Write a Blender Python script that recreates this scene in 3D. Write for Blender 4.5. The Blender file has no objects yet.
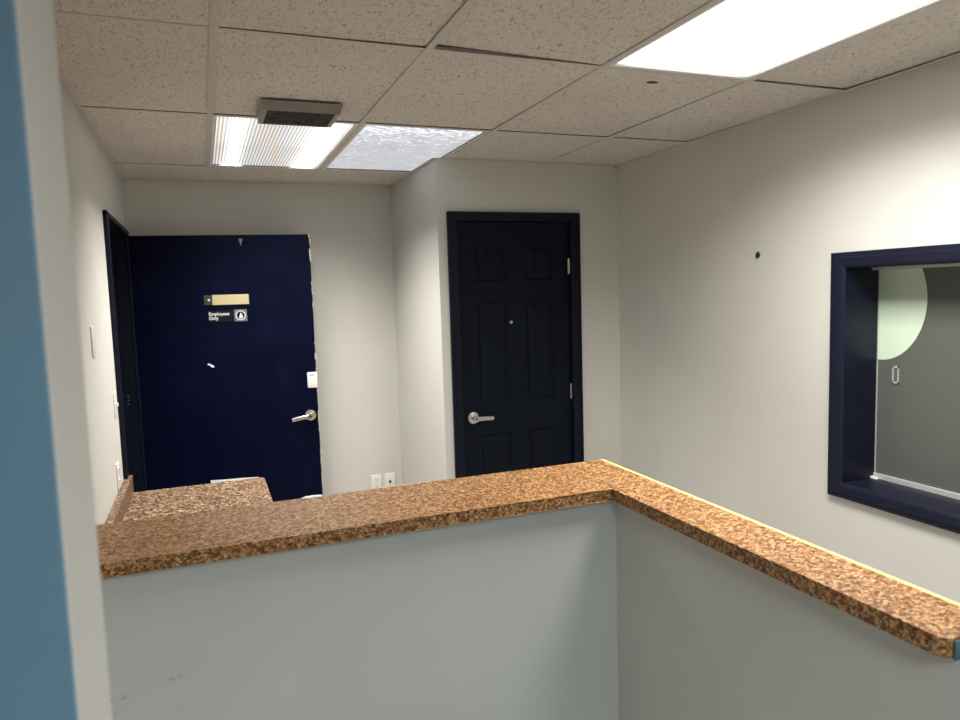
import bpy, bmesh, math, random
from mathutils import Vector, Matrix
random.seed(7)
sc = bpy.context.scene
col = bpy.context.collection
PI = math.pi
ZF = 1.63                      # eye height above the floor
H = ZF + 0.739                 # ceiling height
XL, XR = -0.393, 2.391         # left and right wall faces
XK, YK = 1.2356, 3.763         # outer corner of the closet
YB = 4.765                     # back wall face
YR = -2.2                      # wall behind the viewer

# ------------------------------------------------------------------ materials
def new_mat(name):
    m = bpy.data.materials.new(name); m.use_nodes = True
    nt = m.node_tree
    return m, nt, nt.nodes['Principled BSDF']

def N(nt, t, **kw):
    n = nt.nodes.new(t)
    for k, v in kw.items():
        setattr(n, k, v)
    return n

def simple(name, c, rough=.5, metal=0., spec=.5, noise=0., nscale=20., bump=0., bscale=200.):
    m, nt, b = new_mat(name)
    b.inputs['Base Color'].default_value = (*c, 1)
    b.inputs['Roughness'].default_value = rough
    b.inputs['Metallic'].default_value = metal
    b.inputs['Specular IOR Level'].default_value = spec
    tc = N(nt, 'ShaderNodeTexCoord')
    if noise:
        n = N(nt, 'ShaderNodeTexNoise'); n.inputs['Scale'].default_value = nscale
        n.inputs['Detail'].default_value = 5
        nt.links.new(tc.outputs['Object'], n.inputs['Vector'])
        r = N(nt, 'ShaderNodeValToRGB')
        r.color_ramp.elements[0].position = .3; r.color_ramp.elements[1].position = .7
        r.color_ramp.elements[0].color = (*[x*(1-noise) for x in c], 1)
        r.color_ramp.elements[1].color = (*[min(1, x*(1+noise)) for x in c], 1)
        nt.links.new(n.outputs['Fac'], r.inputs['Fac'])
        nt.links.new(r.outputs['Color'], b.inputs['Base Color'])
    if bump:
        n2 = N(nt, 'ShaderNodeTexNoise'); n2.inputs['Scale'].default_value = bscale
        nt.links.new(tc.outputs['Object'], n2.inputs['Vector'])
        bp = N(nt, 'ShaderNodeBump'); bp.inputs['Strength'].default_value = bump
        bp.inputs['Distance'].default_value = .002
        nt.links.new(n2.outputs['Fac'], bp.inputs['Height'])
        nt.links.new(bp.outputs['Normal'], b.inputs['Normal'])
    return m

def ramp(nt, stops, interp='LINEAR'):
    r = N(nt, 'ShaderNodeValToRGB'); cr = r.color_ramp; cr.interpolation = interp
    while len(cr.elements) < len(stops): cr.elements.new(.5)
    for e, (p, c) in zip(cr.elements, stops):
        e.position = p; e.color = (*c, 1)
    return r

WALLC = (.61, .605, .565)
M_wall = simple('wall_paint', WALLC, .62, noise=.025, nscale=3, bump=.12, bscale=90)
M_half = simple('half_wall_warm_lit', (.58, .58, .545), .6, noise=.03, nscale=3, bump=.12, bscale=90)  # half wall colour with the warmer light on the side arm put in
# wall that carries a few scuffs
def scuffed(name, c, marks):
    m, nt, b = new_mat(name)
    b.inputs['Roughness'].default_value = .6
    tc = N(nt, 'ShaderNodeTexCoord')
    n = N(nt, 'ShaderNodeTexNoise'); n.inputs['Scale'].default_value = 3
    nt.links.new(tc.outputs['Object'], n.inputs['Vector'])
    r = ramp(nt, [(.3, tuple(x*.97 for x in c)), (.7, tuple(x*1.03 for x in c))])
    nt.links.new(n.outputs['Fac'], r.inputs['Fac'])
    last = r.outputs['Color']
    n3 = N(nt, 'ShaderNodeTexNoise'); n3.inputs['Scale'].default_value = 60; n3.inputs['Detail'].default_value = 6
    nt.links.new(tc.outputs['Object'], n3.inputs['Vector'])
    for (cx, cy, cz, sx, sy, sz, ang) in marks:
        mp = N(nt, 'ShaderNodeMapping'); mp.vector_type = 'TEXTURE'
        mp.inputs['Location'].default_value = (cx, cy, cz)
        mp.inputs['Rotation'].default_value = (0, ang, 0)
        mp.inputs['Scale'].default_value = (sx, sy, sz)
        nt.links.new(tc.outputs['Object'], mp.inputs['Vector'])
        ln = N(nt, 'ShaderNodeVectorMath', operation='LENGTH')
        nt.links.new(mp.outputs['Vector'], ln.inputs[0])
        mr = N(nt, 'ShaderNodeMapRange'); mr.inputs['From Min'].default_value = 1; mr.inputs['From Max'].default_value = .3
        nt.links.new(ln.outputs['Value'], mr.inputs['Value'])
        mr2 = N(nt, 'ShaderNodeMapRange'); mr2.inputs['From Min'].default_value = .45; mr2.inputs['From Max'].default_value = .62
        nt.links.new(n3.outputs['Fac'], mr2.inputs['Value'])
        mu = N(nt, 'ShaderNodeMath', operation='MULTIPLY')
        nt.links.new(mr.outputs['Result'], mu.inputs[0]); nt.links.new(mr2.outputs['Result'], mu.inputs[1])
        mu2 = N(nt, 'ShaderNodeMath', operation='MULTIPLY'); mu2.inputs[1].default_value = .75
        nt.links.new(mu.outputs[0], mu2.inputs[0])
        mx = N(nt, 'ShaderNodeMix', data_type='RGBA')
        nt.links.new(mu2.outputs[0], mx.inputs['Factor']); nt.links.new(last, mx.inputs['A'])
        mx.inputs['B'].default_value = (.22, .22, .21, 1)
        last = mx.outputs['Result']
    nt.links.new(last, b.inputs['Base Color'])
    return m
M_half_scuff = scuffed('half_wall_cool_lit_scuffed', (.57, .60, .58),
    [(-.235, 1.72, ZF-.885, .055, .1, .009, -.12), (-.12, 1.72, ZF-.862, .05, .1, .007, -.12)])  # same paint, with the cool light on the front face put into its tint

M_bluewall = simple('slate_blue_face', (.125, .235, .315), .55, noise=.05, nscale=4)  # slate blue colour for the face towards the viewer
M_floor = simple('vinyl_floor', (.40, .375, .34), .4, noise=.2, nscale=14)
M_navy = simple('navy_door_paint', (.0030, .0056, .0130), .45, spec=.12, noise=.2, nscale=6, bump=.1, bscale=60)
M_navyf = simple('navy_frame_paint', (.0068, .0088, .0235), .42, spec=.3, noise=.15, nscale=9, bump=.1, bscale=60)
M_doorf = simple('navy_door_frame_paint', (.0032, .0050, .0135), .42, spec=.2, noise=.15, nscale=9, bump=.1, bscale=60)
M_white = simple('white_plastic', (.78, .77, .74), .35)
M_grid = simple('ceiling_grid_metal', (.60, .56, .51), .5)
M_frame = simple('white_enamel', (.85, .84, .81), .4)
M_hous = simple('grey_fixture_housing', (.22, .22, .21), .6)
M_satin = simple('satin_nickel', (.62, .58, .54), .3, metal=1)
M_alu = simple('aluminium_track', (.66, .66, .64), .38, metal=.35)
M_dark = simple('dark_cavity', (.02, .02, .02), .8)
M_yellow = simple('raw_edge_wood', (.70, .54, .20), .6, noise=.12, nscale=60)
M_black = simple('black_plastic', (.01, .01, .01), .4)
M_text = simple('white_lettering', (.8, .8, .82), .5)
M_teal = simple('teal_tape', (.035, .12, .14), .5)
M_paper = simple('white_paper', (.85, .87, .9), .7)
M_brass = simple('cream_brass', (.62, .54, .31), .35, metal=.15)
M_olive = simple('brass_dark_reflection', (.06, .065, .05), .45, metal=.4)  # dark reflection on the brass name plate, given as a colour
M_signg = simple('grey_sign', (.15, .155, .185), .5)
M_signd = simple('dark_sign', (.006, .006, .009), .5, spec=.2)
M_grille = simple('dusty_grille', (.075, .07, .065), .7, noise=.5, nscale=40)
M_ventf = simple('dull_metal_frame', (.32, .30, .28), .5)
M_chip = simple('chipped_cream', (.62, .55, .42), .8, noise=.3, nscale=120)

def door_paint():
    # flat steel-blue navy with pale smudges and rub marks
    m, nt, b = new_mat('scuffed_navy_paint')
    tc = N(nt, 'ShaderNodeTexCoord')
    n = N(nt, 'ShaderNodeTexNoise'); n.inputs['Scale'].default_value = 5; n.inputs['Detail'].default_value = 4
    nt.links.new(tc.outputs['Object'], n.inputs['Vector'])
    r = ramp(nt, [(.35, (.0003, .0016, .013)), (.6, (.0006, .0022, .016)), (.78, (.003, .0055, .020))])
    nt.links.new(n.outputs['Fac'], r.inputs['Fac'])
    v = N(nt, 'ShaderNodeTexVoronoi'); v.inputs['Scale'].default_value = 6.5
    nt.links.new(tc.outputs['Object'], v.inputs['Vector'])
    r2 = ramp(nt, [(0, (1, 1, 1)), (.045, (0, 0, 0))])
    nt.links.new(v.outputs['Distance'], r2.inputs['Fac'])
    mx = N(nt, 'ShaderNodeMix', data_type='RGBA')
    nt.links.new(r2.outputs['Color'], mx.inputs['Factor']); nt.links.new(r.outputs['Color'], mx.inputs['A'])
    mx.inputs['B'].default_value = (.05, .055, .09, 1)
    nt.links.new(mx.outputs['Result'], b.inputs['Base Color'])
    rr = N(nt, 'ShaderNodeMapRange'); b.inputs['Specular IOR Level'].default_value = .10
    rr.inputs['To Min'].default_value = .38; rr.inputs['To Max'].default_value = .55
    nt.links.new(n.outputs['Fac'], rr.inputs['Value']); nt.links.new(rr.outputs['Result'], b.inputs['Roughness'])
    return m
M_door = door_paint()

def laminate(name, stops, scale, rough, fine=1.0):
    m, nt, b = new_mat(name)
    tc = N(nt, 'ShaderNodeTexCoord')
    mp = N(nt, 'ShaderNodeMapping'); mp.inputs['Scale'].default_value = (1, 1.25, 1.2)
    mp.inputs['Rotation'].default_value = (0, 0, .5)
    nt.links.new(tc.outputs['Object'], mp.inputs['Vector'])
    nz = N(nt, 'ShaderNodeTexNoise'); nz.inputs['Scale'].default_value = scale*.6; nz.inputs['Detail'].default_value = 3
    nt.links.new(mp.outputs['Vector'], nz.inputs['Vector'])
    dsp = N(nt, 'ShaderNodeVectorMath', operation='MULTIPLY_ADD')
    dsp.inputs[1].default_value = (.016, .016, .016)
    nt.links.new(nz.outputs['Color'], dsp.inputs[0]); nt.links.new(mp.outputs['Vector'], dsp.inputs[2])
    v = N(nt, 'ShaderNodeTexVoronoi'); v.inputs['Scale'].default_value = scale
    nt.links.new(dsp.outputs['Vector'], v.inputs['Vector'])
    sp = N(nt, 'ShaderNodeSeparateColor'); nt.links.new(v.outputs['Color'], sp.inputs['Color'])
    n2 = N(nt, 'ShaderNodeTexNoise'); n2.inputs['Scale'].default_value = scale*1.6; n2.inputs['Detail'].default_value = 6
    n2.inputs['Roughness'].default_value = .7
    nt.links.new(mp.outputs['Vector'], n2.inputs['Vector'])
    a = N(nt, 'ShaderNodeMath', operation='MULTIPLY'); a.inputs[1].default_value = .5
    nt.links.new(sp.outputs['Red'], a.inputs[0])
    ad = N(nt, 'ShaderNodeMath', operation='MULTIPLY_ADD'); ad.inputs[1].default_value = .5
    mr = N(nt, 'ShaderNodeMapRange'); mr.inputs['From Min'].default_value = .3; mr.inputs['From Max'].default_value = .7
    nt.links.new(n2.outputs['Fac'], mr.inputs['Value'])
    nt.links.new(mr.outputs['Result'], ad.inputs[0]); nt.links.new(a.outputs[0], ad.inputs[2])
    r = ramp(nt, stops)
    nt.links.new(ad.outputs[0], r.inputs['Fac'])
    nt.links.new(r.outputs['Color'], b.inputs['Base Color'])
    b.inputs['Roughness'].default_value = rough
    b.inputs['Specular IOR Level'].default_value = .25
    return m
M_lam = laminate('brown_speckled_laminate', [(.14, (.042, .015, .005)), (.32, (.135, .054, .017)), (.50, (.28, .130, .047)),
                                            (.68, (.46, .265, .115)), (.90, (.72, .50, .28))], 150, .45)
M_desk = laminate('granite_pattern_laminate', [(.24, (.025, .012, .008)), (.42, (.085, .044, .025)), (.58, (.19, .105, .06)),
                                              (.70, (.34, .225, .14)), (.84, (.66, .54, .38))], 115, .45)

def tile_mat():
    m, nt, b = new_mat('fissured_ceiling_tile')
    tc = N(nt, 'ShaderNodeTexCoord')
    v1 = N(nt, 'ShaderNodeMapping'); v1.inputs['Scale'].default_value = (120, 55, 40)
    v1.inputs['Rotation'].default_value = (0, 0, .35)
    nt.links.new(tc.outputs['Object'], v1.inputs['Vector'])
    n = N(nt, 'ShaderNodeTexNoise'); n.inputs['Scale'].default_value = 1; n.inputs['Detail'].default_value = 2
    n.inputs['Distortion'].default_value = 1.4
    nt.links.new(v1.outputs['Vector'], n.inputs['Vector'])
    r = ramp(nt, [(.335, (.33, .29, .25)), (.41, (.68, .63, .575)), (.62, (.72, .665, .605)), (.8, (.76, .70, .64))])
    nt.links.new(n.outputs['Fac'], r.inputs['Fac'])
    n3 = N(nt, 'ShaderNodeTexNoise'); n3.inputs['Scale'].default_value = 2.2
    nt.links.new(tc.outputs['Object'], n3.inputs['Vector'])
    r3 = ramp(nt, [(.3, (.93, .93, .93)), (.7, (1, 1, 1))]); nt.links.new(n3.outputs['Fac'], r3.inputs['Fac'])
    mx = N(nt, 'ShaderNodeMix', data_type='RGBA', blend_type='MULTIPLY'); mx.inputs['Factor'].default_value = 1
    nt.links.new(r.outputs['Color'], mx.inputs['A']); nt.links.new(r3.outputs['Color'], mx.inputs['B'])
    nt.links.new(mx.outputs['Result'], b.inputs['Base Color'])
    bp = N(nt, 'ShaderNodeBump'); bp.inputs['Strength'].default_value = .5; bp.inputs['Distance'].default_value = .003
    nt.links.new(n.outputs['Fac'], bp.inputs['Height']); nt.links.new(bp.outputs['Normal'], b.inputs['Normal'])
    b.inputs['Roughness'].default_value = .9
    b.inputs['Specular IOR Level'].default_value = .1
    return m
M_tile = tile_mat()

def emit_plain(name, c, s):
    m, nt, b = new_mat(name)
    b.inputs['Base Color'].default_value = (.8, .8, .8, 1)
    b.inputs['Emission Color'].default_value = (*c, 1)
    b.inputs['Emission Strength'].default_value = s
    return m

def see_through(m, fac):
    nt = m.node_tree; out = nt.nodes['Material Output']; b = nt.nodes['Principled BSDF']
    b.inputs['Base Color'].default_value = (.05, .05, .05, 1); b.inputs['Specular IOR Level'].default_value = .2
    tr = N(nt, 'ShaderNodeBsdfTransparent'); mx = N(nt, 'ShaderNodeMixShader'); mx.inputs[0].default_value = fac
    nt.links.new(b.outputs[0], mx.inputs[1]); nt.links.new(tr.outputs[0], mx.inputs[2]); nt.links.new(mx.outputs[0], out.inputs['Surface'])
    return m
def lamp(x, y, sx, sy, w, c, spread):
    l = bpy.data.lights.new('fluorescent_tube', 'AREA'); l.shape = 'RECTANGLE'; l.size = sx; l.size_y = sy
    l.energy = w; l.color = c; l.spread = math.radians(spread)
    o = bpy.data.objects.new('fluorescent_tube', l); col.objects.link(o); o.location = (x, y, H+.03)
    return o
def emit_tubes(name, x_tubes, peak, base, width, warm):
    # a ribbed lens lit by tubes behind it: bright bands along the tubes, prism lines across the rest
    m, nt, b = new_mat(name)
    tc = N(nt, 'ShaderNodeTexCoord'); sp = N(nt, 'ShaderNodeSeparateXYZ')
    nt.links.new(tc.outputs['Object'], sp.inputs['Vector'])
    tot = None
    for xt, wd in x_tubes:
        s = N(nt, 'ShaderNodeMath', operation='SUBTRACT'); s.inputs[1].default_value = xt
        nt.links.new(sp.outputs['X'], s.inputs[0])
        d = N(nt, 'ShaderNodeMath', operation='DIVIDE'); d.inputs[1].default_value = wd
        nt.links.new(s.outputs[0], d.inputs[0])
        p = N(nt, 'ShaderNodeMath', operation='POWER'); p.inputs[1].default_value = 2
        ab = N(nt, 'ShaderNodeMath', operation='ABSOLUTE'); nt.links.new(d.outputs[0], ab.inputs[0])
        nt.links.new(ab.outputs[0], p.inputs[0])
        mm = N(nt, 'ShaderNodeMath', operation='MULTIPLY'); mm.inputs[1].default_value = -1
        nt.links.new(p.outputs[0], mm.inputs[0])
        e = N(nt, 'ShaderNodeMath', operation='EXPONENT'); nt.links.new(mm.outputs[0], e.inputs[0])
        if tot is None: tot = e.outputs[0]
        else:
            ad = N(nt, 'ShaderNodeMath', operation='ADD'); nt.links.new(tot, ad.inputs[0]); nt.links.new(e.outputs[0], ad.inputs[1]); tot = ad.outputs[0]
    # prism lines
    fr = N(nt, 'ShaderNodeMath', operation='MULTIPLY'); fr.inputs[1].default_value = 2*PI/.0155
    nt.links.new(sp.outputs['X'], fr.inputs[0])
    sn = N(nt, 'ShaderNodeMath', operation='SINE'); nt.links.new(fr.outputs[0], sn.inputs[0])
    rb = N(nt, 'ShaderNodeMapRange'); rb.inputs['From Min'].default_value = -.6; rb.inputs['From Max'].default_value = .6
    rb.inputs['To Min'].default_value = .4; rb.inputs['To Max'].default_value = 1.15
    nt.links.new(sn.outputs[0], rb.inputs['Value'])
    pk = N(nt, 'ShaderNodeMath', operation='MULTIPLY_ADD'); pk.inputs[1].default_value = peak; pk.inputs[2].default_value = base
    nt.links.new(tot, pk.inputs[0])
    st = N(nt, 'ShaderNodeMath', operation='MULTIPLY'); nt.links.new(pk.outputs[0], st.inputs[0]); nt.links.new(rb.outputs['Result'], st.inputs[1])
    # tint of the dim stretches
    nz = N(nt, 'ShaderNodeTexNoise'); nz.inputs['Scale'].default_value = 1
    mp = N(nt, 'ShaderNodeMapping'); mp.inputs['Scale'].default_value = (22, .8, 1)
    nt.links.new(tc.outputs['Object'], mp.inputs['Vector']); nt.links.new(mp.outputs['Vector'], nz.inputs['Vector'])
    cr = ramp(nt, [(.35, (1, .86, .72)), (.5, (1, .95, .9)), (.62, (.92, .95, 1))])
    nt.links.new(nz.outputs['Fac'], cr.inputs['Fac'])
    mx = N(nt, 'ShaderNodeMix', data_type='RGBA')
    cl = N(nt, 'ShaderNodeMath', operation='MULTIPLY', use_clamp=True); cl.inputs[1].default_value = 2.5
    nt.links.new(tot, cl.inputs[0]); nt.links.new(cl.outputs[0], mx.inputs['Factor'])
    nt.links.new(cr.outputs['Color'], mx.inputs['A']); mx.inputs['B'].default_value = (*warm, 1)
    nt.links.new(mx.outputs['Result'], b.inputs['Emission Color'])
    nt.links.new(st.outputs[0], b.inputs['Emission Strength'])
    b.inputs['Base Color'].default_value = (.6, .6, .6, 1)
    return m

def emit_dull():
    # dirty crinkled lens, only faintly lit
    m, nt, b = new_mat('dirty_light_lens')
    tc = N(nt, 'ShaderNodeTexCoord')
    mp = N(nt, 'ShaderNodeMapping'); mp.inputs['Scale'].default_value = (1.8, 6, 1)
    nt.links.new(tc.outputs['Object'], mp.inputs['Vector'])
    n = N(nt, 'ShaderNodeTexNoise'); n.inputs['Scale'].default_value = 4; n.inputs['Detail'].default_value = 8; n.inputs['Roughness'].default_value = .75
    nt.links.new(mp.outputs['Vector'], n.inputs['Vector'])
    mp2 = N(nt, 'ShaderNodeMapping'); mp2.inputs['Scale'].default_value = (1, 2.2, 1)
    nt.links.new(tc.outputs['Object'], mp2.inputs['Vector'])
    v = N(nt, 'ShaderNodeTexNoise'); v.inputs['Scale'].default_value = 42; v.inputs['Detail'].default_value = 3
    nt.links.new(mp2.outputs['Vector'], v.inputs['Vector'])
    sp = N(nt, 'ShaderNodeSeparateXYZ'); nt.links.new(tc.outputs['Object'], sp.inputs['Vector'])
    # flecks gather towards the near end of the lens
    ms = N(nt, 'ShaderNodeMapRange'); ms.inputs['From Min'].default_value = 3.06; ms.inputs['From Max'].default_value = 3.6
    ms.inputs['To Min'].default_value = .45; ms.inputs['To Max'].default_value = .62
    nt.links.new(sp.outputs['Y'], ms.inputs['Value'])
    sb = N(nt, 'ShaderNodeMath', operation='SUBTRACT'); nt.links.new(v.outputs['Fac'], sb.inputs[0]); nt.links.new(ms.outputs['Result'], sb.inputs[1])
    fl = N(nt, 'ShaderNodeMapRange'); fl.inputs['From Min'].default_value = 0; fl.inputs['From Max'].default_value = .06
    fl.inputs['To Max'].default_value = .75
    nt.links.new(sb.outputs[0], fl.inputs['Value'])
    bs = N(nt, 'ShaderNodeMapRange'); bs.inputs['From Min'].default_value = .3; bs.inputs['From Max'].default_value = .7
    bs.inputs['To Min'].default_value = .40; bs.inputs['To Max'].default_value = .72
    nt.links.new(n.outputs['Fac'], bs.inputs['Value'])
    ad = N(nt, 'ShaderNodeMath', operation='ADD'); nt.links.new(fl.outputs['Result'], ad.inputs[0]); nt.links.new(bs.outputs['Result'], ad.inputs[1])
    sc_ = N(nt, 'ShaderNodeMath', operation='MULTIPLY'); sc_.inputs[1].default_value = DULL
    nt.links.new(ad.outputs[0], sc_.inputs[0])
    b.inputs['Base Color'].default_value = (.3, .3, .32, 1)
    b.inputs['Emission Color'].default_value = (.90, .93, 1.0, 1)
    nt.links.new(sc_.outputs[0], b.inputs['Emission Strength'])
    return m
DULL = .62
SPREAD = 122

# ------------------------------------------------------------------ mesh helpers
def link(name, me, mat, parent=None):
    o = bpy.data.objects.new(name, me); col.objects.link(o)
    if mat:
        for mm in (mat if isinstance(mat, (list, tuple)) else [mat]): me.materials.append(mm)
    if parent is not None: o.parent = parent
    return o

def mesh_of(bm, name, smooth=None):
    me = bpy.data.meshes.new(name)
    bmesh.ops.recalc_face_normals(bm, faces=bm.faces)
    bm.to_mesh(me); bm.free()
    if smooth is not None:
        me.polygons.foreach_set('use_smooth', [True]*len(me.polygons))
        me.set_sharp_from_angle(angle=math.radians(smooth))
    return me

def obj(name, bm, mat, parent=None, smooth=None):
    # geometry is written in room coordinates; a parent Empty's place is taken off again
    if parent is not None and not is_local(parent):
        bmesh.ops.translate(bm, verts=bm.verts, vec=-Vector(root_loc(parent)))
    return link(name, mesh_of(bm, name, smooth), mat, parent)

def is_local(p):
    while p is not None:
        if p.get('_local') is not None: return True
        p = p.parent
    return False
def root_loc(p):
    v = Vector((0, 0, 0))
    while p is not None:
        v += p.location; p = p.parent
    return v

def box(bm, x0, x1, y0, y1, z0, z1, bev=0, seg=2):
    vs = [bm.verts.new((x, y, z)) for x in (x0, x1) for y in (y0, y1) for z in (z0, z1)]
    f = [(0, 1, 3, 2), (4, 6, 7, 5), (0, 4, 5, 1), (2, 3, 7, 6), (0, 2, 6, 4), (1, 5, 7, 3)]
    fs = [bm.faces.new([vs[i] for i in q]) for q in f]
    if bev:
        es = list({e for ff in fs for e in ff.edges})
        bmesh.ops.bevel(bm, geom=es, offset=bev, segments=seg, profile=.5, affect='EDGES')
    return bm

def prism(bm, pts, z0, z1, axis='z', bev=0, seg=2):
    def P(a, b, c):
        return {'z': (a, b, c), 'x': (c, a, b), 'y': (a, c, b)}[axis]
    lo = [bm.verts.new(P(a, b, z0)) for a, b in pts]; hi = [bm.verts.new(P(a, b, z1)) for a, b in pts]
    n = len(pts); fs = [bm.faces.new(lo), bm.faces.new(hi)]
    for i in range(n): fs.append(bm.faces.new([lo[i], lo[(i+1) % n], hi[(i+1) % n], hi[i]]))
    if bev:
        es = list(fs[0].edges)+list(fs[1].edges)
        bmesh.ops.bevel(bm, geom=es, offset=bev, segments=seg, profile=.5, affect='EDGES')
    return bm

def cyl(bm, p0, p1, r0, r1=None, n=24):
    r1 = r0 if r1 is None else r1
    p0, p1 = Vector(p0), Vector(p1); d = (p1-p0).normalized()
    q = d.to_track_quat('Z', 'Y').to_matrix()
    A = [bm.verts.new(p0+q@Vector((r0*math.cos(2*PI*i/n), r0*math.sin(2*PI*i/n), 0))) for i in range(n)]
    B = [bm.verts.new(p1+q@Vector((r1*math.cos(2*PI*i/n), r1*math.sin(2*PI*i/n), 0))) for i in range(n)]
    bm.faces.new(A[::-1]); bm.faces.new(B)
    for i in range(n): bm.faces.new([A[i], A[(i+1) % n], B[(i+1) % n], B[i]])
    return bm

def lathe(bm, p0, d, prof, n=32):
    p0 = Vector(p0); q = Vector(d).normalized().to_track_quat('Z', 'Y').to_matrix()
    rings = []
    for r, h in prof:
        if r < 1e-6: rings.append([bm.verts.new(p0+q@Vector((0, 0, h)))])
        else: rings.append([bm.verts.new(p0+q@Vector((r*math.cos(2*PI*i/n), r*math.sin(2*PI*i/n), h))) for i in range(n)])
    for a, b in zip(rings, rings[1:]):
        for i in range(n):
            j = (i+1) % n
            if len(a) == 1 and len(b) > 1: bm.faces.new([a[0], b[i], b[j]])
            elif len(b) == 1 and len(a) > 1: bm.faces.new([a[i], a[j], b[0]])
            elif len(a) > 1: bm.faces.new([a[i], a[j], b[j], b[i]])
    return bm

B = bmesh.new
def thing(name, label, cat, loc=(0, 0, 0), rz=0, group=None, kind=None, local=False):
    o = bpy.data.objects.new(name, None); col.objects.link(o)
    o.empty_display_size = .1
    o.location = loc; o.rotation_euler = (0, 0, rz)
    tag(o, label, cat, group, kind)
    if local: o['_local'] = 1
    return o
def tag(o, label=None, cat=None, group=None, kind=None):
    if label: o['label'] = label
    if cat: o['category'] = cat
    if group: o['group'] = group
    if kind: o['kind'] = kind
    return o
def struct(name, bm, mat, label, cat, smooth=None):
    return tag(obj(name, bm, mat, None, smooth), label, cat, None, 'structure')

# ------------------------------------------------------------------ shell
struct('floor', box(B(), -2.6, 3.9, YR-.1, YB+.12, -.1, 0), M_floor, 'brown vinyl floor of the office', 'floor')
struct('wall_back', box(B(), XL-.12, XR+.12, YB, YB+.12, 0, H+.0), M_wall, 'pale grey back wall behind the open navy door', 'wall')
# window opening in the right wall
WY0, WY1, WZ0, WZ1 = 1.215, 2.105, ZF-.812, ZF+.057
bm = B()
box(bm, XR, XR+.19, WY1, YB, 0, H); box(bm, XR, XR+.19, YR, WY0, 0, H)
box(bm, XR, XR+.19, WY0, WY1, 0, WZ0); box(bm, XR, XR+.19, WY0, WY1, WZ1, H)
struct('wall_right', bm, M_wall, 'pale grey right wall with the navy framed window', 'wall')
# left wall with door opening
DY0, DY1, DZ = 3.725, 4.655, 2.045
bm = B()
box(bm, XL-.12, XL, .685, DY0, 0, H); box(bm, XL-.12, XL, DY1, YB, 0, H); box(bm, XL-.12, XL, DY0, DY1, DZ, H)
struct('wall_left', bm, M_wall, 'pale left wall beside the doorway with switches on it', 'wall')
# closet walls
CX0, CX1, CZ = 1.335, 2.062, 2.045
bm = B()
prism(bm, [(XK, YK), (CX0, YK), (CX0, YK+.1), (XK+.1, YK+.1), (XK+.1, YB), (XK, YB)], 0, H)
box(bm, CX1, XR, YK, YK+.1, 0, H); box(bm, CX0, CX1, YK, YK+.1, CZ, H)
struct('wall_closet', bm, M_wall, 'pale grey jutting corner wall around the closet door', 'wall')
# wall end right beside the viewer
bm = B(); box(bm, -2.5, -.097, .540, .685, 0, H, .003, 2)
me_o = struct('wall_near', bm, [M_wall, M_bluewall], 'near wall end at the left edge, slate blue face and off white end', 'wall')
for p in me_o.data.polygons:
    if p.normal.y < -.5: p.material_index = 1
struct('wall_viewer_side', box(B(), -2.5, XR, YR-.1, YR, 0, H), M_wall, 'pale wall behind the viewer', 'wall')
struct('wall_viewer_left', box(B(), -2.6, -2.5, YR, .685, 0, H), M_wall, 'pale wall to the left of the viewer', 'wall')
# dim hall beyond the left doorway
bm = B()
box(bm, -1.7, -1.6, 3.2, YB+.1, 0, H); box(bm, -1.6, XL-.12, 3.1, 3.2, 0, H); box(bm, -1.6, XL-.12, YB, YB+.1, 0, H); box(bm, -1.6, XL-.12, 3.2, YB, H, H+.05)
struct('wall_hallway', bm, M_wall, 'wall of the unlit hall beyond the left doorway', 'wall')
# room behind the window
bm = B()
box(bm, 3.9, 4.0, .2, 3.4, 0, H); box(bm, XR+.19, 3.9, .1, .2, 0, H); box(bm, XR+.19, 3.9, 3.4, 3.5, 0, H); box(bm, XR+.19, 4.0, .1, 3.5, H, H+.05)
struct('wall_next_room', bm, M_wall, 'wall of the dim room behind the window', 'wall')

# half walls under the bar counter
CT = ZF-.56; TH = .033
FX, FY = 1.047, 1.695           # inner corner of the counter
bm = B(); box(bm, XL, FX+.148, FY+.028, FY+.14, 0, CT-TH)
struct('wall_counter_front', bm, M_half_scuff, 'half wall with cool light in its colour, under the long counter, facing the viewer', 'wall')
bm = B(); box(bm, FX+.028, FX+.140, .665, FY+.028, 0, CT-TH)
struct('wall_counter_side', bm, M_half, 'half wall with warm light in its colour, under the narrow counter arm on the right', 'wall')

# ------------------------------------------------------------------ ceiling
XA = .0784
gx = [XA-2*.61, XA-.61, XA, XA+.61, XA+1.22, XA+1.83]
gy = [-1.53, -.31, .917, 2.125, 3.085, 4.242]
ceil = thing('ceiling', 'suspended ceiling of fissured tiles in a metal grid', 'ceiling', (0, 0, H), kind='structure')
bm = B(); box(bm, -2.6, XR+.14, YR-.1, YB+.12, .45, .50)
link('ceiling_deck', mesh_of(bm, 'ceiling_deck'), M_dark, ceil)
bm = B()
def tee(bm, x0, x1, y0, y1): box(bm, x0, x1, y0, y1, 0, .0015); 
for i, x in enumerate(gx):
    y0 = YR if i > 1 else YR
    tee(bm, x-.012, x+.012, y0, YB)
    box(bm, x-.0015, x+.0015, y0, YB, .0015, .03)
for y in gy: 
    for i in range(len(gx)+1):
        a = -2.5 if i == 0 else gx[i-1]+.012
        b_ = XR if i == len(gx) else gx[i]-.012
        box(bm, a, b_, y-.009, y+.009, .0002, .0016)
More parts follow.
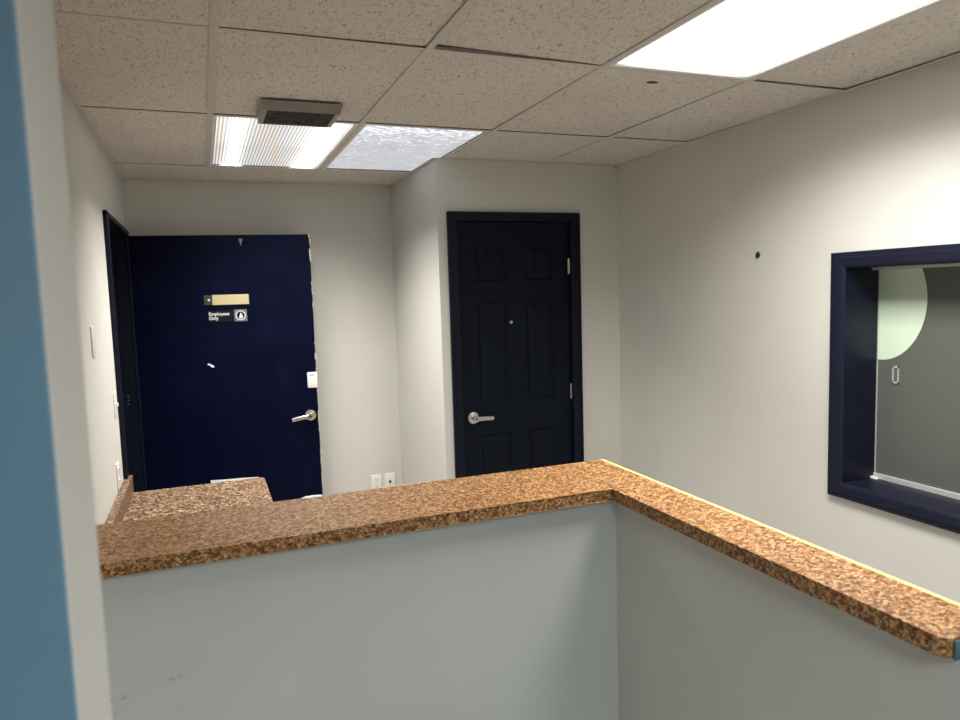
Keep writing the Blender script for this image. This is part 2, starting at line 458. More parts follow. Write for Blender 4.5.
# wall angle
def ang(bm, x0, x1, y0, y1): box(bm, x0, x1, y0, y1, -.0005, .0014)
ang(bm, XL, XL+.02, .685, YB); ang(bm, XR-.02, XR, YR, YK); ang(bm, XL, XK, YB-.02, YB)
ang(bm, XK-.02, XK, YK, YB); ang(bm, XK-.02, XR, YK-.02, YK)
link('ceiling_grid', mesh_of(bm, 'ceiling_grid'), M_grid, ceil)
LIGHTS = {(4, 2), (2, 4), (3, 4)}            # (column, row) taken by fixtures
LIGHTS2 = {(1, 0), (4, 0)}
xs = [-2.5]+gx+[XR]; ys = [YR]+gy+[YB]
tilts = {(4, 3): .004, (2, 2): .0, (3, 3): .012, (5, 3): .004, (4, 2): 0}
for ci in range(len(xs)-1):
    for ri in range(len(ys)-1):
        x0, x1, y0, y1 = xs[ci], xs[ci+1], ys[ri], ys[ri+1]
        c_ = ci-1; r_ = ri-1
        if (c_, r_) in {(4, 2-0), (2, 4), (3, 4)} : pass
        # fixture cells: light 1 = C-D x (.917..2.137); lights 2,3 = A-B, B-C x (3.061..4.242)
        if abs(x0-gx[4]) < 1e-6 and abs(y0-gy[2]) < 1e-6: continue
        if abs(y0-gy[4]) < 1e-6 and (abs(x0-gx[2]) < 1e-6 or abs(x0-gx[3]) < 1e-6): continue
        if abs(y0-gy[0]) < 1e-6 and abs(x0-gx[2]) < 1e-6: continue
        if x1 < XL and y0 > .9: continue
        if x0 > XK and y0 > YK+.2: continue
        g = .006
        bm = B()
        box(bm, x0+g, x1-g, y0+g, y1-g, .0022, .018, .0015, 1)
        # some tiles sit crooked in the grid, leaving dark gaps
        kx = lambda x: 1.0
        t = 0
        near = lambda p, q: abs(p-q) < 1e-6
        if near(y0, gy[2]):
            if near(x0, gx[3]): t = .015; kx = lambda x: 1-.9*(x-x0)/(x1-x0)      # this tile lifts at one corner
            elif near(x0, gx[2]): t = .005; kx = lambda x: .4+.6*(x-x0)/(x1-x0)
            elif near(x0, gx[5]): t = .006
        elif near(y0, gy[3]):
            t = .0035 if x0 >= gx[2]-1e-6 else .002
        elif near(y0, gy[4]): t = .0015
        for v in bm.verts:
            v.co.z += t*(v.co.y-y0)/(y1-y0)*kx(v.co.x)
        link('ceiling_tile', mesh_of(bm, 'ceiling_tile'), M_tile, ceil)

# ------------------------------------------------------------------ ceiling lights
WARM = (1.0, .965, .91)
def troffer(x0, x1, y0, y1, lens, label, ribs=True, group=None):
    t = thing('ceiling_light', label, 'ceiling light', ((x0+x1)/2, (y0+y1)/2, H), group=group)
    bm = B()
    a, b_, c, d = x0+.014, x1-.014, y0+.014, y1-.014
    box(bm, a, a+.012, c, d, H+.002, H+.11); box(bm, b_-.012, b_, c, d, H+.002, H+.11)
    box(bm, a+.012, b_-.012, c, c+.012, H+.002, H+.11); box(bm, a+.012, b_-.012, d-.012, d, H+.002, H+.11)
    box(bm, a, b_, c, d, H+.11, H+.115)
    obj('housing', bm, M_hous, t)
    bm = B()
    box(bm, a-.010, a+.010, c-.010, d+.010, H+.0018, H+.006); box(bm, b_-.010, b_+.010, c-.010, d+.010, H+.0018, H+.006)
    box(bm, a+.010, b_-.010, c-.010, c+.010, H+.0018, H+.006); box(bm, a+.010, b_-.010, d-.010, d+.010, H+.0018, H+.006)
    obj('lens_frame', bm, M_frame, t)
    a += .012; b_ -= .012; c += .012; d -= .012
    bm = B()
    lz = H+.012
    if ribs:
        n = int((b_-a)/.0155*2)
        pts = [(a+(b_-a)*i/n, lz-(.003 if i % 2 else 0)) for i in range(n+1)]
        lo = [(bm.verts.new((x, c, z)), bm.verts.new((x, d, z))) for x, z in pts]
        for p, q in zip(lo, lo[1:]): bm.faces.new([p[0], p[1], q[1], q[0]])
    else:
        box(bm, a, b_, c, d, lz-.002, lz+.002)
    bmesh.ops.translate(bm, verts=bm.verts, vec=(0, 0, 0))
    o = link('diffuser', None or mesh_of(bm, 'diffuser'), lens)
    # keep lens coordinates in the fixture's own frame
    off = -Vector(t.location); o.data.transform(Matrix.Translation(off)); o.parent = t
    return t
L1S, L2P, L2B = 3.0, 2.0, .92
lens1 = see_through(emit_plain('bright_light_lens', WARM, L1S), .5)
lens2 = emit_tubes('ribbed_light_lens', [(-.185, .034), (.205, .06)], L2P, L2B, .05, WARM)
see_through(lens2, .5)
def emit_dull_local():
    return emit_dull()
troffer(gx[4], gx[5], gy[2], gy[3], lens1, 'large glaring ceiling light panel near the right wall', ribs=False)
troffer(gx[2], gx[3], gy[4], gy[5], lens2, 'lit ceiling light with ribbed lens, above the open navy door')
dm = emit_dull()
for nd in dm.node_tree.nodes:
    if nd.type == 'MAP_RANGE' and abs(nd.inputs['From Min'].default_value-3.06) < 1e-4:
        nd.inputs['From Min'].default_value = -.6; nd.inputs['From Max'].default_value = -.1
troffer(gx[3], gx[4], gy[4], gy[5], dm, 'dim ceiling light with a dirty grey lens, touching the closet corner', ribs=False)
lens4 = see_through(emit_plain('added_cool_lens', (.84, .93, 1.0), 3.0), .5)  # lens of the added fixture behind the viewer
lamp((gx[4]+gx[5])/2, (gy[2]+gy[3])/2, .5, 1.1, 106, WARM, 146)
lamp((gx[2]+gx[3])/2-.185, (gy[4]+gy[5])/2, .10, 1.08, 26, WARM, SPREAD)
lamp((gx[2]+gx[3])/2+.200, (gy[4]+gy[5])/2, .12, 1.08, 26, WARM, SPREAD)
lamp((gx[2]+gx[3])/2, (gy[0]+gy[1])/2,   .5, 1.1, 82, (.86, .94, 1.0), 140)  # added cool lamp, out of view, to brighten the half walls
troffer(gx[2], gx[3], gy[0], gy[1], lens4, 'added cool ceiling light behind the viewer, filling the half walls', ribs=False)

# ------------------------------------------------------------------ ceiling vent
t = thing('ceiling_vent', 'grey square vent box with dark dusty grille hanging below the ceiling', 'vent', (.40, 2.93, H))
x0, x1, y0, y1 = .250, .552, 2.785, 3.02
zt, zb = H-.004, H-.040
bm = B()
iv = .022; iw = .04
def ring(bm, o, i, z0, z1):
    a = [bm.verts.new((x, y, z0)) for x, y in o]; b_ = [bm.verts.new((x, y, z1)) for x, y in i]
    for k in range(4): bm.faces.new([a[k], a[(k+1) % 4], b_[(k+1) % 4], b_[k]])
    return a, b_
O = [(x0, y0), (x1, y0), (x1, y1), (x0, y1)]
I = [(x0+.004, y0+.006), (x1-.012, y0+.006), (x1-.012, y1-.004), (x0+.004, y1-.004)]
J = [(x0+.022, y0+.010), (x1-.028, y0+.010), (x1-.028, y1-.006), (x0+.022, y1-.006)]
a, b1 = ring(bm, O, I, zt, zb)
j = [bm.verts.new((x, y, zb)) for x, y in J]; k_ = [bm.verts.new((x, y, zb+.02)) for x, y in J]
for k in range(4):
    bm.faces.new([b1[k], b1[(k+1) % 4], j[(k+1) % 4], j[k]]); bm.faces.new([j[k], j[(k+1) % 4], k_[(k+1) % 4], k_[k]])
bm.faces.new(a)
obj('frame', bm, M_ventf, t)
bm = B(); box(bm, J[0][0], J[1][0], J[0][1], J[2][1], zb+.016, zb+.019)
obj('backing', bm, M_grille, t)
bm = B()
for i in range(26):
    y = J[0][1]+.004+i*(J[2][1]-J[0][1]-.008)/25
    box(bm, J[0][0], J[1][0], y-.0012, y+.0012, zb+.004, zb+.016)
for i in range(1, 5):
    x = J[0][0]+i*(J[1][0]-J[0][0])/5
    box(bm, x-.0012, x+.0012, J[0][1], J[2][1], zb+.003, zb+.015)
obj('grille', bm, M_grille, t)
for hx in (.36, .46): obj('hanger', cyl(B(), (hx, 2.9, zt), (hx, 2.9, H+.06), .01, n=12), M_ventf, t)

# small dark stain-hole in the tile by the big light
o = obj('tile_chip', lathe(B(), (1.57, 2.235, H+.004), (0, 0, -1), [(0, 0), (.02, 0), (.014, .002), (0, .003)], 14), M_dark)
o.data.transform(Matrix.Translation((-1.57, -2.235, -H))); o.data.transform(Matrix.Diagonal((1.6, .9, 1, 1))); o.location = (1.57, 2.235, H)
tag(o, 'small dark scar in the ceiling tile beside the glaring light panel', 'hole')

# ------------------------------------------------------------------ closet door (door_1)
def casing(bm, pts_o, pts_i, y0, y1, axis):
    pass
d1 = thing('door_1', 'closed navy six panel closet door in a navy frame', 'door', (1.70, YK, 0), kind='structure')
bm = B()
yf = YK-.018
for (a, b_) in ((1.287, CX0+.010), (CX1-.010, 2.114)):
    box(bm, a, b_, yf, YK, 0, ZF+.452, .004, 2)
    m_ = (a+b_)/2
box(bm, 1.287+.0, 2.114, yf-.0015, YK, ZF+.404, ZF+.454, .004, 2)
# raised outer bead of the casing
box(bm, 1.287, 1.300, yf-.006, yf, 0, ZF+.454, .003, 2); box(bm, 2.101, 2.114, yf-.006, yf, 0, ZF+.454, .003, 2)
box(bm, 1.287, 2.114, yf-.0062, yf, ZF+.441, ZF+.4545, .003, 2)
# jambs
box(bm, CX0, CX0+.010, YK, YK+.1, 0, ZF+.404); box(bm, CX1-.010, CX1, YK, YK+.1, 0, ZF+.404); box(bm, CX0, CX1, YK, YK+.1, ZF+.403, CZ)
obj('door_frame', bm, M_doorf, d1)
# slab with six raised panels
SX0, SX1, SZ0, SZ1 = CX0+.013, CX1-.013, .008, ZF+.400
ys_ = YK+.012
cols_ = [(1.462, 1.657), (1.766, 1.958)]
rows_ = [(ZF+.066, ZF+.268), (ZF-.634, ZF-.049), (.235, ZF-.815)]
bm = B()
gxs = sorted([SX0, SX1]+[c for q in cols_ for c in q]); gzs = sorted([SZ0, SZ1]+[c for q in rows_ for c in q])
vt = {}
def V(x, y, z):
    k = (round(x, 5), round(y, 5), round(z, 5))
    if k not in vt: vt[k] = bm.verts.new((x, y, z))
    return vt[k]
for xa, xb in zip(gxs, gxs[1:]):
    for za, zb_ in zip(gzs, gzs[1:]):
        if any(abs(xa-c[0]) < 1e-6 for c in cols_) and any(abs(za-r[0]) < 1e-6 for r in rows_):
            # groove down, flat, raised field up
            prev = [(xa, za), (xb, za), (xb, zb_), (xa, zb_)]; py = ys_
            for ins, dy in ((.010, .009), (.018, .009), (.044, .002), (.048, .002)):
                cur = [(xa+ins, za+ins), (xb-ins, za+ins), (xb-ins, zb_-ins), (xa+ins, zb_-ins)]
                for k in range(4):
                    p, q = prev[k], prev[(k+1) % 4]; r_, s_ = cur[(k+1) % 4], cur[k]
                    bm.faces.new([V(p[0], py, p[1]), V(q[0], py, q[1]), V(r_[0], ys_+dy, r_[1]), V(s_[0], ys_+dy, s_[1])])
                prev = cur; py = ys_+dy
            bm.faces.new([V(x, py, z) for x, z in prev])
        else:
            bm.faces.new([V(xa, ys_, za), V(xb, ys_, za), V(xb, ys_, zb_), V(xa, ys_, zb_)])
bx_ = [(SX0, SZ0), (SX1, SZ0), (SX1, SZ1), (SX0, SZ1)]
bm.faces.new([bm.verts.new((x, ys_+.035, z)) for x, z in bx_])
bmesh.ops.remove_doubles(bm, verts=bm.verts, dist=1e-5)
be = [e for e in bm.edges if e.is_boundary]
bm2 = box(B(), SX0, SX1, ys_+.012, ys_+.035, SZ0, SZ1)
obj('door_slab', bm, M_navy, d1)
obj('door_core', bm2, M_navy, d1)
# lever handle
h = thing('door_handle', None, None, (0, 0, 0)); h.parent = d1; h.location = (0, 0, 0)
bpy.data.objects.remove(h)
def lever(cx, y, cz, sgn, parent, dz=-.012, L=.112, wb=.011, label='satin nickel lever handle'):
    # y is the face it sits on, pointing to -y
    bm = B()
    lathe(bm, (cx, y, cz), (0, -1, 0), [(0, 0), (.036, 0), (.036, .006), (.033, .011), (.022, .014), (.014, .016), (.013, .045), (.017, .048), (.017, .062), (0, .064)], 32)
    # lever bar, tapering
    secs = []
    for i in range(9):
        t_ = i/8; x = cx+sgn*L*t_; z = cz+dz*t_**1.3; w = wb-.002*t_; yy = y-.055+(.006*t_**2)
        secs.append([bm.verts.new((x, yy-.007*math.cos(a_), z+w*math.sin(a_))) for a_ in [k*PI/6 for k in range(12)]])
    for a_, b_ in zip(secs, secs[1:]):
        for k in range(12): bm.faces.new([a_[k], a_[(k+1) % 12], b_[(k+1) % 12], b_[k]])
    bm.faces.new(secs[0]); bm.faces.new(secs[-1])
    o = obj('door_handle', bm, M_satin, parent, smooth=40); o['label'] = label
    k = obj('keyhole', cyl(B(), (cx, y-.0638, cz), (cx, y-.0655, cz), .006, n=16), M_black, o)
    return o
lever(1.412, ys_, ZF-.710, 1, d1, dz=-.004, L=.108, wb=.014)
o = obj('peephole', lathe(B(), (1.667, ys_+.001, ZF-.172), (0, -1, 0), [(0, 0), (.009, 0), (.009, .004), (.005, .006), (0, .004)], 16), M_satin, d1, smooth=40)
for z in (ZF+.145, ZF-.604):
    bm = B(); cyl(bm, (CX1-.012, ys_-.004, z-.045), (CX1-.012, ys_-.004, z+.045), .007, n=12)
    box(bm, CX1-.016, CX1-.004, ys_-.003, ys_+.002, z-.044, z+.044)
    o = obj('door_hinge', bm, M_satin if z < ZF else M_chip, d1, smooth=40)
obj('strike_plate', box(B(), CX0+.009, CX0+.0125, YK-.001, YK+.03, ZF-.76, ZF-.65), M_satin, d1)

# ------------------------------------------------------------------ open navy door (door_2)
d2 = thing('door_2', 'open scuffed navy door with sign and lever at the back left', 'door', (-.375, 4.66, 0), math.radians(-6.71), kind='structure', local=True)
DW = 1.032
bm = B(); box(bm, 0, DW, 0, .044, .012, 2.028, .0015, 2)
obj('door_slab', bm, M_door, d2)
# chipped edge: irregular cream flakes along the free arris
bm = B()
random.seed(3)
z = 2.027
segs = []
while z > .1:
    L = random.uniform(.008, .05); w = random.uniform(.0010, .0035)
    if z > 1.90: w *= 2.3
    if random.random() < (.95 if z > 1.9 else .55): segs.append((z, L, w))
    z -= L*random.uniform(.9, 1.4)
for z, L, w in segs:
    box(bm, DW-w, DW+.0008, -.0008, .012, z-L, z)
o = obj('chipped_edge', bm, M_chip, d2); o['label'] = 'cream chipped paint along the free edge'
lever(.982, 0, .895, -1, d2, dz=-.018, wb=.014)
# white plate above lever
bm = B(); box(bm, .974, 1.036, -.012, 0, 1.068, 1.168, .006, 3)
o = obj('latch_plate', bm, M_white, d2, smooth=40); o['label'] = 'small white plastic box above the lever'
bm = B()
for i in range(3): box(bm, .99+.01*i, .997+.01*i, -.0128, -.0118, 1.146, 1.153)
obj('plate_mark', bm, M_signg, o)
for (px_, pz_, w_, h_, rr) in ((.412, 1.240, .026, .011, -.35), (.396, 1.249, .012, .008, 0)):
    bm = B(); prism(bm, [(px_+w_*.7*math.cos(a)*(.8+.3*math.sin(3*a)), pz_+.7*h_*math.sin(a)+rr*w_*math.cos(a)) for a in [k*PI/5 for k in range(10)]], -.001, .001, 'y')
    o = obj('paint_chip', bm, M_paper, d2)
# small hook mark near the top
bm = B(); prism(bm, [(.612, 2.005), (.636, 2.005), (.634, 1.990), (.628, 1.982), (.627, 1.965), (.621, 1.965), (.620, 1.982), (.614, 1.990)], -.001, .001, 'y')
obj('paint_chip', bm, M_signg, d2)
# paper taped low on the door
# door frame
fr = d2
def loc2(bm):   # room coordinates to the door's own frame
    Mx = Matrix.Translation((-.375, 4.66, 0)) @ Matrix.Rotation(math.radians(-6.71), 4, 'Z')
    bm.transform(Mx.inverted()); return bm
bm = B()
for (a, b_) in ((3.665, DY0+.008), (DY1-.008, 4.715)):
    box(bm, XL, XL+.018, a, b_, 0, ZF+.425, .004, 2)
box(bm, XL, XL+.019, 3.665, 4.715, DZ-.012, ZF+.43, .004, 2)
box(bm, XL-.12, XL, DY0, DY0+.012, 0, DZ); box(bm, XL-.12, XL, DY1-.012, DY1, 0, DZ); box(bm, XL-.12, XL, DY0, DY1, DZ-.012, DZ)
box(bm, XL-.08, XL-.065, DY1-.028, DY1-.012, 0, DZ-.012); box(bm, XL-.08, XL-.065, DY0+.012, DY0+.028, 0, DZ-.012)
obj('door_frame', loc2(bm), M_doorf, d2)
for z in (.25, 1.02, 1.80):
    bm = B(); cyl(bm, (XL+.013, DY1-.005, z-.05), (XL+.013, DY1-.005, z+.05), .007, n=12)
    obj('door_hinge', loc2(bm), M_doorf, d2, smooth=40)
for z in (1.085, 1.062, 1.04):
    obj('frame_screw', loc2(cyl(B(), (XL-.045, DY1-.0125, z), (XL-.045, DY1-.0135, z), .005, n=10)), M_satin, d2)

# signs on the open door: things fixed to it
Mdoor = Matrix.Translation((-.375, 4.66, 0)) @ Matrix.Rotation(math.radians(-6.71), 4, 'Z')
def on_door(name, label, cat, x, z):
    o = thing(name, label, cat, Mdoor @ Vector((x, 0, z)), math.radians(-6.71), local=True)
    return o
t = on_door('name_plate', 'narrow cream brass name plate above the black sign on the navy door', 'name plate', .523, 1.608)
bm = B(); box(bm, -.082, .129, -.005, 0, 0, .061, .0015, 2); obj('plate', bm, M_brass, t)
bm = B(); box(bm, -.130, -.082, -.0045, 0, .001, .060, .0015, 2); obj('plate_reflection', bm, M_olive, t)  # dark reflection at the left of the plate, painted as its own piece
bm = B(); lathe(bm, (-.102, -.0045, .031), (0, -1, 0), [(0, 0), (.0075, 0), (.006, .003), (0, .004)], 16); obj('screw', bm, M_white, t, smooth=40)
t = on_door('employees_only_sign', 'black Employees Only sign with a grey pictogram square on the navy door', 'sign', .523, 1.505)
bm = B(); box(bm, -.113, .040, -.003, 0, 0, .068, .001, 1); p_sign = obj('sign_panel', bm, M_signd, t)
bm = B(); box(bm, .038, .113, -.0032, 0, 0, .072, .001, 1); p = obj('pictogram_panel', bm, M_signg, t)
bm = B()
n = 40
o1 = [bm.verts.new((.0755+.029*math.cos(2*PI*i/n), -.0038, .036+.029*math.sin(2*PI*i/n))) for i in range(n)]
i1 = [bm.verts.new((.0755+.024*math.cos(2*PI*i/n), -.0038, .036+.024*math.sin(2*PI*i/n))) for i in range(n)]
o2 = [bm.verts.new((.0755+.029*math.cos(2*PI*i/n), -.0030, .036+.029*math.sin(2*PI*i/n))) for i in range(n)]
for i in range(n):
    j = (i+1) % n; bm.faces.new([o1[i], o1[j], i1[j], i1[i]]); bm.faces.new([o1[i], o1[j], o2[j], o2[i]])
obj('pictogram_ring', bm, M_text, p)
bm = B(); cyl(bm, (.0755, -.0031, .036), (.0755, -.0036, .036), .024, n=32); obj('pictogram_disc', bm, M_signd, p)
bm = B(); prism(bm, [(.066, .018), (.086, .018), (.088, .030), (.083, .043), (.078, .054), (.075, .054), (.0745, .042), (.070, .040), (.068, .030)], -.0046, -.0036, 'y')
obj('pictogram_figure', bm, M_text, p)
for txt, x, z in (('Employees', -.108, .040), ('Only', -.108, .014)):
    cu = bpy.data.curves.new('lettering', 'FONT'); cu.body = txt; cu.size = .0275; cu.extrude = .0004; cu.offset = .0005
    cu.materials.append(M_text)
    tmp = bpy.data.objects.new('tmp_text', cu); col.objects.link(tmp)
    me_t = bpy.data.meshes.new_from_object(tmp.evaluated_get(bpy.context.evaluated_depsgraph_get()))
    bpy.data.objects.remove(tmp)
    if not me_t.materials: me_t.materials.append(M_text)
    o = bpy.data.objects.new('lettering', me_t); col.objects.link(o); o.parent = p_sign
    o.location = (x, -.0036, z); o.rotation_euler = (PI/2, 0, 0)
t = on_door('paper_notice', 'white paper hung low on the navy door, just above the desk edge', 'paper', .505, .25)
bm = B()
for i in range(8):
    for j in range(8): pass
vs = [[bm.verts.new((-.142+.284*i/7, -.004-.004*math.sin(i*.9), .0+j*.0395+.006*(1-i/7)+(.0 if j < 7 else 0))) for i in range(8)] for j in range(8)]
for j in range(7):
    for i in range(7): bm.faces.new([vs[j][i], vs[j][i+1], vs[j+1][i+1], vs[j+1][i]])
r_ = bmesh.ops.extrude_face_region(bm, geom=list(bm.faces))
bmesh.ops.translate(bm, verts=[v for v in r_['geom'] if isinstance(v, bmesh.types.BMVert)], vec=(0, .0008, 0))
obj('sheet', bm, M_paper, t)

# ------------------------------------------------------------------ window_1
GX = XR+.172
w = thing('window_1', 'navy framed interior window with greenish frosted sliding glass', 'window', (XR, (WY0+WY1)/2, WZ0), kind='structure')
bm = B()
cw = .067
oy0, oy1, oz0, oz1 = WY0-cw, WY1+cw, WZ0-cw+.005, WZ1+cw-.006
# mitred casing with a sloped inner bevel, standing 20 mm off the wall
O = [(oy0, oz0), (oy1, oz0), (oy1, oz1), (oy0, oz1)]
I = [(WY0, WZ0), (WY1, WZ0), (WY1, WZ1), (WY0, WZ1)]
def lerp(k, s): return (O[k][0]+(I[k][0]-O[k][0])*s, O[k][1]+(I[k][1]-O[k][1])*s)
prof = [(0, 0), (0, -.016), (.04, -.019), (.30, -.019), (.36, -.024), (.80, -.022), (.96, -.018), (1.03, -.013), (1.03, .188)]
rings = [[bm.verts.new((XR+dx, *lerp(k, s))) for k in range(4)] for s, dx in prof]
for a, b_ in zip(rings, rings[1:]):
    for k in range(4): bm.faces.new([a[k], a[(k+1) % 4], b_[(k+1) % 4], b_[k]])
obj('window_frame', bm, M_navyf, w)
bm = B()
box(bm, GX-.012, GX+.012, WY0, WY1, WZ0, WZ0+.022, .001, 1)
o = obj('window_track', bm, M_alu, w); o['label'] = 'pale metal bottom track'
bm = B(); box(bm, GX-.045, GX+.012, WY0, WY1, WZ1-.012, WZ1, .001, 1)
o = obj('window_track', bm, M_alu, w); o['label'] = 'pale metal top track'
bm = B(); box(bm, GX-.006, GX+.006, WY1-.006, WY1, WZ0+.022, WZ1-.012)
o = obj('edge_trim', bm, M_alu, w)
m, nt, b = new_mat('frosted_glass')
b.inputs['Base Color'].default_value = (.125, .135, .122, 1); b.inputs['Roughness'].default_value = .22
b.inputs['Transmission Weight'].default_value = .10
tc = N(nt, 'ShaderNodeTexCoord'); nz = N(nt, 'ShaderNodeTexNoise'); nz.inputs['Scale'].default_value = 30; nz.inputs['Detail'].default_value = 6
nt.links.new(tc.outputs['Object'], nz.inputs['Vector'])
mr = N(nt, 'ShaderNodeMapRange'); mr.inputs['To Min'].default_value = .38; mr.inputs['To Max'].default_value = .46
nt.links.new(nz.outputs['Fac'], mr.inputs['Value']); nt.links.new(mr.outputs['Result'], b.inputs['Roughness'])
M_glass = m
bm = B(); box(bm, GX-.003, GX+.003, WY0+.002, WY1-.006, WZ0+.020, WZ1-.011)
gl = obj('glass_pane', bm, M_glass, w)
M_mint = simple('mint_patch', (.66, .80, .64), .3, spec=.5)  # pale mint colour over part of the pane
cy_, cz_, rr_ = 2.088, ZF-.075, .243
ry_ = .194
ymax, zmax, zmin = WY1-.0065, WZ1-.0125, WZ0+.023
pts = []
n = 80
arc = []
for i in range(n+1):
    a = -PI/2+PI*i/n                          # half disc towards the viewer
    arc.append((cy_-ry_*math.cos(a), cz_+rr_*math.sin(a)))
arc = [(y, min(z, zmax)) for y, z in arc]
cl = []
for p_ in arc:
    if not cl or (abs(p_[0]-cl[-1][0])+abs(p_[1]-cl[-1][1])) > 1e-4: cl.append(p_)
# the other side up to the pane's edge
r2 = [(ymax, zmax)]
zz = cz_-rr_*math.sqrt(max(0, 1-((ymax-cy_)/ry_)**2))
r2.append((ymax, zz))
poly = cl+r2
bm = B(); prism(bm, poly, GX-.0042, GX-.0031, 'x')
o = obj('round_patch', bm, M_mint, gl); o['label'] = 'pale mint half round patch on the glass'
bm = B()
y_, z_ = 2.018, ZF-.374
for (a, b_, c, d) in ((-.014, -.009, -.035, .035), (.009, .014, -.035, .035), (-.014, .014, -.035, -.028), (-.014, .014, .028, .035)):
    box(bm, GX-.006, GX-.003, y_+a, y_+b_, z_+c, z_+d)
o = obj('finger_pull', bm, M_alu, gl)
bm = B(); prism(bm, [(WY1-.030, WZ0+.0005), (WY1-.001, WZ0+.0005), (WY1-.001, WZ0+.010), (WY1-.012, WZ0+.007), (WY1-.02, WZ0+.009)], GX-.030, GX-.014, 'x')
obj('caulk_blob', bm, M_white, w)
bm = B()
for (y, z) in ((WY1-.0005, ZF-.69), (WY1-.0005, ZF-.69)): pass
cyl(bm, (XR+.07, WY1, ZF-.682), (XR+.07, WY1-.002, ZF-.682), .0035, n=10); cyl(bm, (XR+.048, WY1, ZF-.684), (XR+.048, WY1-.002, ZF-.684), .0028, n=10)
obj('nail_head', bm, M_alu, w)

# ------------------------------------------------------------------ bar counter
t = thing('bar_countertop', 'L shaped brown speckled laminate bar counter on the half walls', 'countertop', (FX, FY, CT-TH))
ye = .728; xo = 1.2115; xn = 1.191; yb = 2.014
def rc(cx, cy, r, a0, a1, n=6): return [(cx+r*math.cos(a0+(a1-a0)*i/n), cy+r*math.sin(a0+(a1-a0)*i/n)) for i in range(n+1)]
r = .02
pts = [(XL+.001, FY), (FX, FY)] + rc(FX+r, ye+r, r, PI, 1.5*PI) + [(xn-.012, ye), (xo-.012, yb)] + [(XL+.001, yb)]
bm = B(); prism(bm, pts, CT-TH, CT, 'z', .0022, 2)
obj('laminate_top', bm, M_lam, t)
bm = B(); prism(bm, [(xn-.0119, ye+.001), (xn, ye+.001), (xo, yb), (xo-.0119, yb)], CT-TH+.001, CT-.0003, 'z', .001, 1)
o = obj('raw_edge', bm, M_yellow, t); o['label'] = 'pale yellow bare edge strip'
random.seed(11)
bm = B()
ptsc = []; x = .455
while x < .61:
    ptsc.append((x, yb-random.uniform(.001, .004))); x += random.uniform(.006, .014)
prism(bm, [(.455, yb+.0015)]+ptsc+[(.61, yb+.0015)], CT-.006, CT+.0006)
o = obj('chipped_edge', bm, M_chip, t); o['label'] = 'pale chipped back edge'
bm = B()
prism(bm, [(.225, 2.000), (.245, 1.993), (.262, 1.996), (.283, 1.992), (.286, 2.008), (.262, 2.013), (.238, 2.011)], CT, CT+.0045, 'z', .001, 1)
o = obj('plaster_flake', bm, M_paper, None)
o.data.transform(Matrix.Translation((-.255, -2.002, -CT))); o.location = (.255, 2.002, CT)
tag(o, 'small white plaster flake on the back edge of the bar counter', 'flake')
bm = B(); box(bm, FX+.026, FX+.135, .705, .7275, CT-.062, CT-.034, .002, 1)
bm2 = B()
o = obj('teal_tape', box(B(), FX+.016, FX+.060, .7235, .7275, CT-.036, CT-.004, .001, 1), M_teal, t); o['label'] = 'teal patch on the counter end'
bm.free(); bm2.free()

# ------------------------------------------------------------------ lower desk
DT = ZF-.90
t = thing('desk_countertop', 'lower granite pattern laminate desk top behind the bar counter at left', 'desk', (-.07, 2.9, 0))
r = .022
yd0, yd1, xd = FY+.142, 3.722, .243
pts = [(XL+.001, yd0), (xd, yd0)] + rc(xd-r, yd1-r, r, 0, PI/2) + [(XL+.001, yd1)]
bm = B(); prism(bm, pts, DT-.038, DT, 'z', .003, 2); obj('desk_top', bm, M_desk, t)
bm = B(); box(bm, XL+.001, XL+.032, yd0, 3.745, DT, DT+.080, .003, 2)
o = obj('backsplash', bm, M_desk, t)
bm = B(); box(bm, XL+.02, xd-.03, 3.60, 3.62, 0, DT-.038); obj('support_panel', bm, M_desk, t)
bm = B(); box(bm, XL+.02, xd-.03, yd0+.02, yd0+.04, 0, DT-.038); obj('support_panel', bm, M_desk, t)

# ------------------------------------------------------------------ wall plates
def plate(name, label, cat, pos, nrm, kind, group=None):
    # built facing -y at the origin, then turned
    rz = {'-y': 0, '+x': PI/2, '-x': -PI/2}[nrm]
    t = thing(name, label, cat, pos, rz, local=True, group=group)
    bm = B(); box(bm, -.0355, .0355, -.006, 0, 0, .116, .0025, 3)
    p = obj('cover_plate', bm, M_white, t, smooth=40)
    if kind == 'switch':
        obj('toggle', box(B(), -.005, .005, -.016, -.006, .05, .066, .001, 1), M_white, t)
    elif kind == 'rocker':
        obj('rocker', box(B(), -.016, .016, -.010, -.006, .025, .091, .002, 2), M_white, t)
    elif kind == 'outlet':
        for z in (.032, .084):
            bm = B(); lathe(bm, (0, -.006, z), (0, -1, 0), [(0, 0), (.0165, 0), (.016, .0015), (0, .0015)], 20)
            s = obj('socket', bm, M_white, t)
            bm = B(); box(bm, -.0075, -.005, -.0082, -.0074, z-.003, z+.007); box(bm, .005, .0075, -.0082, -.0074, z-.003, z+.007); cyl(bm, (0, -.0074, z-.009), (0, -.0082, z-.009), .0028, n=10)
            obj('socket_slots', bm, M_black, s)
    elif kind == 'jack':
        bm = B(); box(bm, -.009, .009, -.008, -.006, .048, .068, .001, 1); s = obj('jack', bm, M_signg, t)
        bm = B(); box(bm, -.0055, .0055, -.0085, -.0078, .052, .063); obj('jack_hole', bm, M_black, s)
    for z in ((.014, .102) if kind != 'outlet' else (.058,)): obj('plate_screw', lathe(B(), (0, -.006, z), (0, -1, 0), [(0, 0), (.003, 0), (.002, .001), (0, .0012)], 10), M_satin, t)
    return t
plate('phone_jack', 'left white phone jack plate low on the back wall', 'wall plate', (1.052, YB, ZF-1.345), '-y', 'outlet')
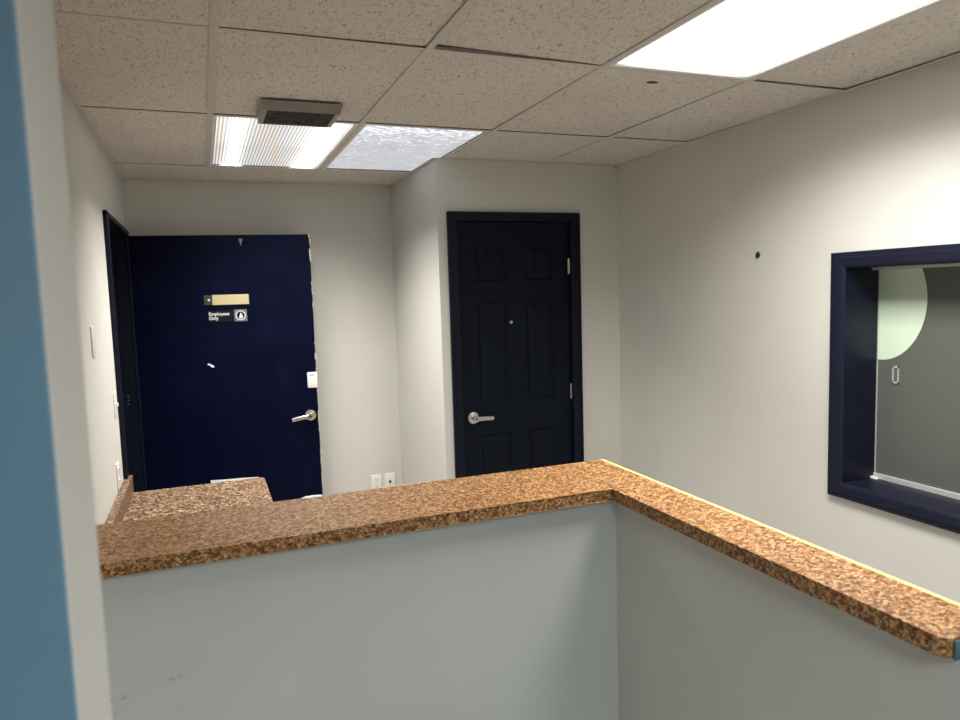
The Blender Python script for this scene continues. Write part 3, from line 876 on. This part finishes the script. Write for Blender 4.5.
plate('wall_jack', 'right white jack plate low on the back wall, beside the corner', 'wall plate', (1.148, YB, ZF-1.345), '-y', 'jack')
plate('wall_switch', 'highest white wall plate on the left wall', 'light switch', (XL, 3.03, ZF-.195), '+x', 'blank')
plate('wall_switch', 'white light switch on the left wall beside the navy door frame', 'light switch', (XL, 3.555, ZF-.508), '+x', 'switch')
plate('wall_outlet', 'white outlet on the left wall just above the desk backsplash', 'outlet', (XL, 3.46, ZF-.812), '+x', 'outlet')

# black wall anchor left in the right wall
t = thing('wall_anchor', 'black wall anchor sticking out of the bare right wall', 'anchor', (XR, 2.594, ZF+.136))
bm = B(); lathe(bm, (XR+.001, 2.594, ZF+.136), (-1, 0, 0), [(0, 0), (.013, 0), (.014, .003), (.010, .006), (.006, .006), (0, .003)], 14)
for v in bm.verts: v.co.z += .003*math.sin(v.co.y*900); v.co.y += .002*math.cos(v.co.z*700)
obj('collar', bm, M_black, t, smooth=50)
bm = B(); cyl(bm, (XR, 2.592, ZF+.134), (XR-.016, 2.588, ZF+.128), .0055, .004, 10); obj('plug', bm, M_black, t, smooth=50)
# tiny nail holes
for i, (y, z, lb) in enumerate(((3.30, ZF-.02, 'upper'), (3.32, ZF-.10, 'lower'))): pass

# ------------------------------------------------------------------ world and camera
wd = bpy.data.worlds.new('world'); sc.world = wd; wd.use_nodes = True
wd.node_tree.nodes['Background'].inputs['Color'].default_value = (.5, .55, .6, 1)
wd.node_tree.nodes['Background'].inputs['Strength'].default_value = .02

cam = bpy.data.cameras.new('camera'); co = bpy.data.objects.new('camera', cam); col.objects.link(co)
R = Vector((0.9307166277837517, -0.36446557249938405, -0.030518932313198476)).normalized()
F = Vector((0.360381031840171, 0.9281117900246267, -0.09345596346460072)).normalized()
U = R.cross(F).normalized()
co.matrix_world = Matrix(((R.x, U.x, -F.x, 0), (R.y, U.y, -F.y, 0), (R.z, U.z, -F.z, ZF), (0, 0, 0, 1)))
cam.sensor_width = 36; cam.lens = 709.65*36/960
cam.clip_start = .02
cam.dof.use_dof = True; cam.dof.focus_distance = 3.0; cam.dof.aperture_fstop = 5.2
sc.camera = co
vs_ = sc.view_settings
vs_.view_transform = 'Standard'; vs_.look = 'None'; vs_.gamma = 1; vs_.use_curve_mapping = False
vs_.exposure = 0.56
sc.cycles.sample_clamp_indirect = 4
for o in bpy.data.objects:
    if '_local' in o: del o['_local']
